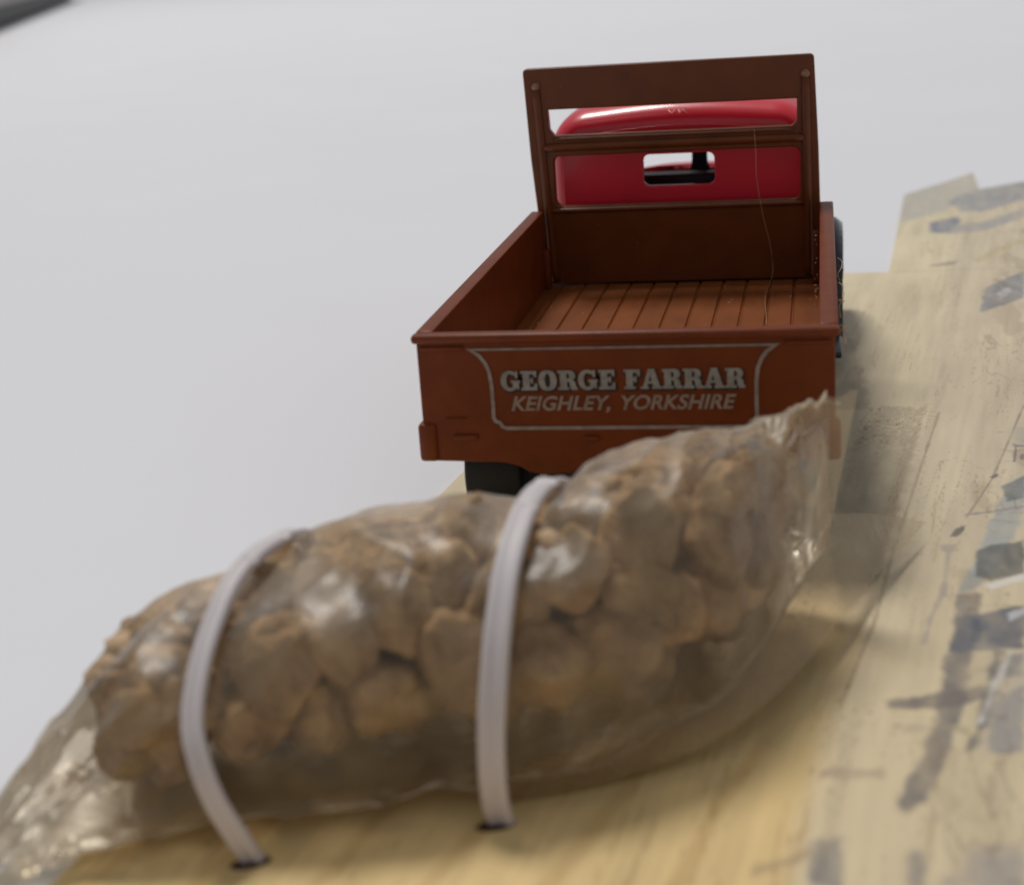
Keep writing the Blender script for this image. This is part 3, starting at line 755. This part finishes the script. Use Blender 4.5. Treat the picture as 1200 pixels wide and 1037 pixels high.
# stones packed inside
def stone_mesh(i):
    bm=bmesh.new(); bmesh.ops.create_icosphere(bm, subdivisions=4, radius=1)
    rr=random.Random(100+i); sc=Vector((rr.uniform(.85,1.2),rr.uniform(.8,1.1),rr.uniform(.72,1.0)))
    cuts=[(Vector((rr.gauss(0,1),rr.gauss(0,1),rr.gauss(0,1))).normalized(), rr.uniform(.66,.88)) for _ in range(7)]
    off=Vector((i*3.7,i*1.3,0))
    for v in bm.verts:
        n=v.co.normalized(); r=1+.26*noise.noise(n*1.3+off)+.17*noise.noise(n*3.1+off)+.085*noise.noise(n*7+off)+.035*noise.noise(n*16+off)
        for cn,cd in cuts:
            d=n.dot(cn)*r
            if d>cd: r*= (cd+(d-cd)*.3)/d
        v.co=Vector((n.x*sc.x,n.y*sc.y,n.z*sc.z))*r*K
    me=from_bm(bm,'stone_mesh'); me.polygons.foreach_set('use_smooth',[True]*len(me.polygons)); return me
SM=[stone_mesh(i) for i in range(14)]
def tube_coords(p):   # nearest ring parameter, normalised radius
    best=None
    for k in range(0,57):
        s=k/4; c=ringpt(s,0,0); fx,fy,bx_,by_,z0,z1=ringat(s)
        w=Vector((fx-bx_,fy-by_,0)); a=w.length/2; w.normalize(); ax=Vector((-w.y,w.x,0))
        q=p-c; d=abs(q.dot(ax))
        if best is None or d<best[0]: best=(d,s,q.dot(w),q.z,a,z0,z1,c,w)
    return best
CEN=[]
for k in range(57):
    s=k/4; fx,fy,bx_,by_,z0,z1=ringat(s); CEN.append((s,Vector(((fx+bx_)/2,(fy+by_)/2,0)),Vector((fx-bx_,fy-by_,0)),z0,z1))
stones=[]
sr=random.Random(11)
for i in range(108):
    s=sr.uniform(2.0,10.9); th=sr.uniform(0,6.28); k=sr.uniform(.1,.8)
    p=ringpt(s,th,k*.8,False); stones.append([p, sr.uniform(1.9,2.7) if 3.8<s<9.8 else sr.uniform(1.7,2.15)])
def confine(p,r):
    best=min(CEN,key=lambda c:(Vector((p.x,p.y,0))-c[1]).dot(Vector((-c[2].y,c[2].x,0)).normalized())**2+ (0 if (Vector((p.x,p.y,0))-c[1]).length<14 else 1e4))
    s,c,w,z0,z1=best
    s=max(2.7+(r-1.7)*1.0,min(10.7-(r-1.9)*.8,s)); fx,fy,bx_,by_,z0,z1=ringat(s); w=Vector((fx-bx_,fy-by_,0)); c=Vector(((fx+bx_)/2,(fy+by_)/2,0))
    a=max(.3,w.length/2*(.88 if 3.5<s<9 else .80)-r*.97); w.normalize()
    zl=z0+.6; zh=z1-.4
    b=max(.3,(zh-zl)/2-r); zc=(zl+zh)/2
    ax=Vector((-w.y,w.x,0)); q=Vector((p.x,p.y,0))-c
    u=q.dot(w)+.9; v=p.z-zc; al=q.dot(ax)
    m=math.sqrt((u/a)**2+(v/b)**2)
    if m>1: u/=m; v/=m
    al=max(-.8,min(.8,al)) if 3.6<s<10 else 0
    return Vector((c.x,c.y,0))+w*(u-.9)+ax*al+Vector((0,0,zc+v))
for it in range(130):
    for i in range(len(stones)):
        for j in range(i):
            d=stones[i][0]-stones[j][0]; dist=d.length; m=(stones[i][1]+stones[j][1])*.86
            if 1e-6<dist<m:
                d=d/dist*(m-dist)*.5*.7
                stones[i][0]=stones[i][0]+d; stones[j][0]=stones[j][0]-d
    for st in stones: st[0]=confine(st[0],st[1])
mats_=['stone','stone','stone_b','stone_c','stone','stone_b']
for me in SM: me.materials.append(M['stone'])
for i,(p,r) in enumerate(stones):
    o=bpy.data.objects.new('stone', SM[i%len(SM)]); col.objects.link(o)
    o.location=p*K; o.scale=(r,r,r); o.rotation_euler=(sr.uniform(0,6.3),sr.uniform(0,6.3),sr.uniform(0,6.3))
    mm_key=mats_[sr.randrange(6)]; mm=M[mm_key]; o.material_slots[0].link='OBJECT'; o.material_slots[0].material=mm
    tone={'stone':'sandy brown','stone_b':'dark brown','stone_c':'pale sandy'}[mm_key]
    zone='left of the left cable tie' if p.x<-3.2 else ('between the two cable ties' if p.x<12 else 'right of the right cable tie')
    tag(o,tone+' stone lump inside the clear bag, '+zone,'stone',group='stones inside the plastic bag')

# ------------------------------------------------------------ straps
def strap(pts, width, wdir, label):
    """flat ribbed band following a path; wdir = direction across the band"""
    P=smooth_path(pts,10); e_=empty('cable_tie', pts[0])
    tag(e_, label, 'cable tie', group='cable ties round the stone bag')
    prof=[(-.44,-.16),(-.5,-.06),(-.5,.1),(-.44,.2),(-.34,.25),(-.26,.24),(-.16,.19),(0,.18),(.16,.19),(.26,.24),(.34,.25),(.44,.2),(.5,.1),(.5,-.06),(.44,-.16)]
    bm=bmesh.new(); rr=[]
    for i,p in enumerate(P):
        t=(P[min(i+1,len(P)-1)]-P[max(i-1,0)]).normalized()
        w=Vector(wdir); w=(w-t*w.dot(t)).normalized(); n=t.cross(w)
        if n.dot(p-Vector((p.x,-27,-3)))<0 and abs(n.z)<.99: n=-n
        c=Vector((pts[0][0],-27,-2))
        rr.append((p,w,n))
    rings=[]
    for p,w,n in rr:
        rings.append([bm.verts.new(p+w*(a*width)+n*(b*1.5)) for a,b in prof])
    for a,b in zip(rings,rings[1:]):
        for j in range(len(prof)): bm.faces.new((a[j],a[(j+1)%len(prof)],b[(j+1)%len(prof)],b[j]))
    bm.faces.new(rings[0]); bm.faces.new(rings[-1])
    bmesh.ops.recalc_face_normals(bm, faces=bm.faces)
    link('band', from_bm(bm), M['nylon'], e_, smooth=True)
    return e_
strap([(.6,-39.2,-7.0),(.1,-39.8,-5.2),(-.8,-39.9,-3.2),(-1.5,-39.5,-1.3),(-2.0,-38.6,.2),(-2.15,-36.9,1.9),(-2.1,-34.8,3.3),(-1.9,-32.2,4.5),(-1.5,-29.2,5.0),(-.9,-25.8,4.6),(-1.3,-22,2.8),(-1.9,-19.2,-1),(-2.2,-18.4,-7)],
      1.05,(.96,.12,.0),'left milky white cable tie bent round the narrow end of the stone bag')
strap([(11.75,-35.0,-7.0),(11.6,-35.7,-5.2),(11.6,-35.9,-3.2),(11.65,-35.5,-1.0),(11.75,-34.7,1.0),(11.85,-33.4,3.0),(11.95,-31.4,4.8),(12.1,-28.8,6.0),(12.3,-25.4,6.6),(12.8,-22,6.2),(13.0,-18,4.0),(13.1,-14.8,-1),(13.1,-14.0,-7)],
      1.32,(1,0,0),'right milky white cable tie crossing the middle of the stone bag')
# punched slots: flat dark patches, the shade inside painted as colour
def slot_shade(x,y,ang):
    bm=bmesh.new(); vs_=[]
    for k in range(28):
        a=2*math.pi*k/28; p=Vector((1.0*math.cos(a), .5*math.sin(a),0)); p.rotate(Euler((0,0,ang))); vs_.append(bm.verts.new((x+p.x,y+p.y,ZC+.03)))
    bm.faces.new(vs_); link('slot_shade_patch', from_bm(bm), M['slot_shade'], card)
slot_shade(.45,-39.75,.45); slot_shade(11.5,-35.6,.4)
slot_shade(-2.2,-18.8,.3); slot_shade(13.1,-14.3,.3)

# ------------------------------------------------------------ far device, out of focus
dv = empty('tablet_device', (-640,1200,ZT)); tag(dv,'blurred grey rounded device lying far back on the table, top left','device')
q1=Vector((-552,986)); q2=Vector((-885,1829)); dd=(q2-q1).normalized(); nn=Vector((-dd.y,dd.x))
if nn.x>0: nn=-nn
a_=q1-dd*500; b_=q2+dd*20
poly=[tuple(a_),tuple(b_),tuple(b_+nn*700),tuple(a_+nn*700)]
dm=curve_mesh([rbend(poly,90,8)],9,5); remap(dm,lambda c: Vector((c.x,c.y,c.z+ZT+30))); link('shell', dm, M['device'], dv, smooth=False)
dm=curve_mesh([rbend([tuple(Vector(q)+(nn*9)) for q in poly],90,8)],7.5,1); remap(dm,lambda c: Vector((c.x,c.y,c.z+ZT+8.6))); link('base_rim', dm, M['device_rim'], dv)
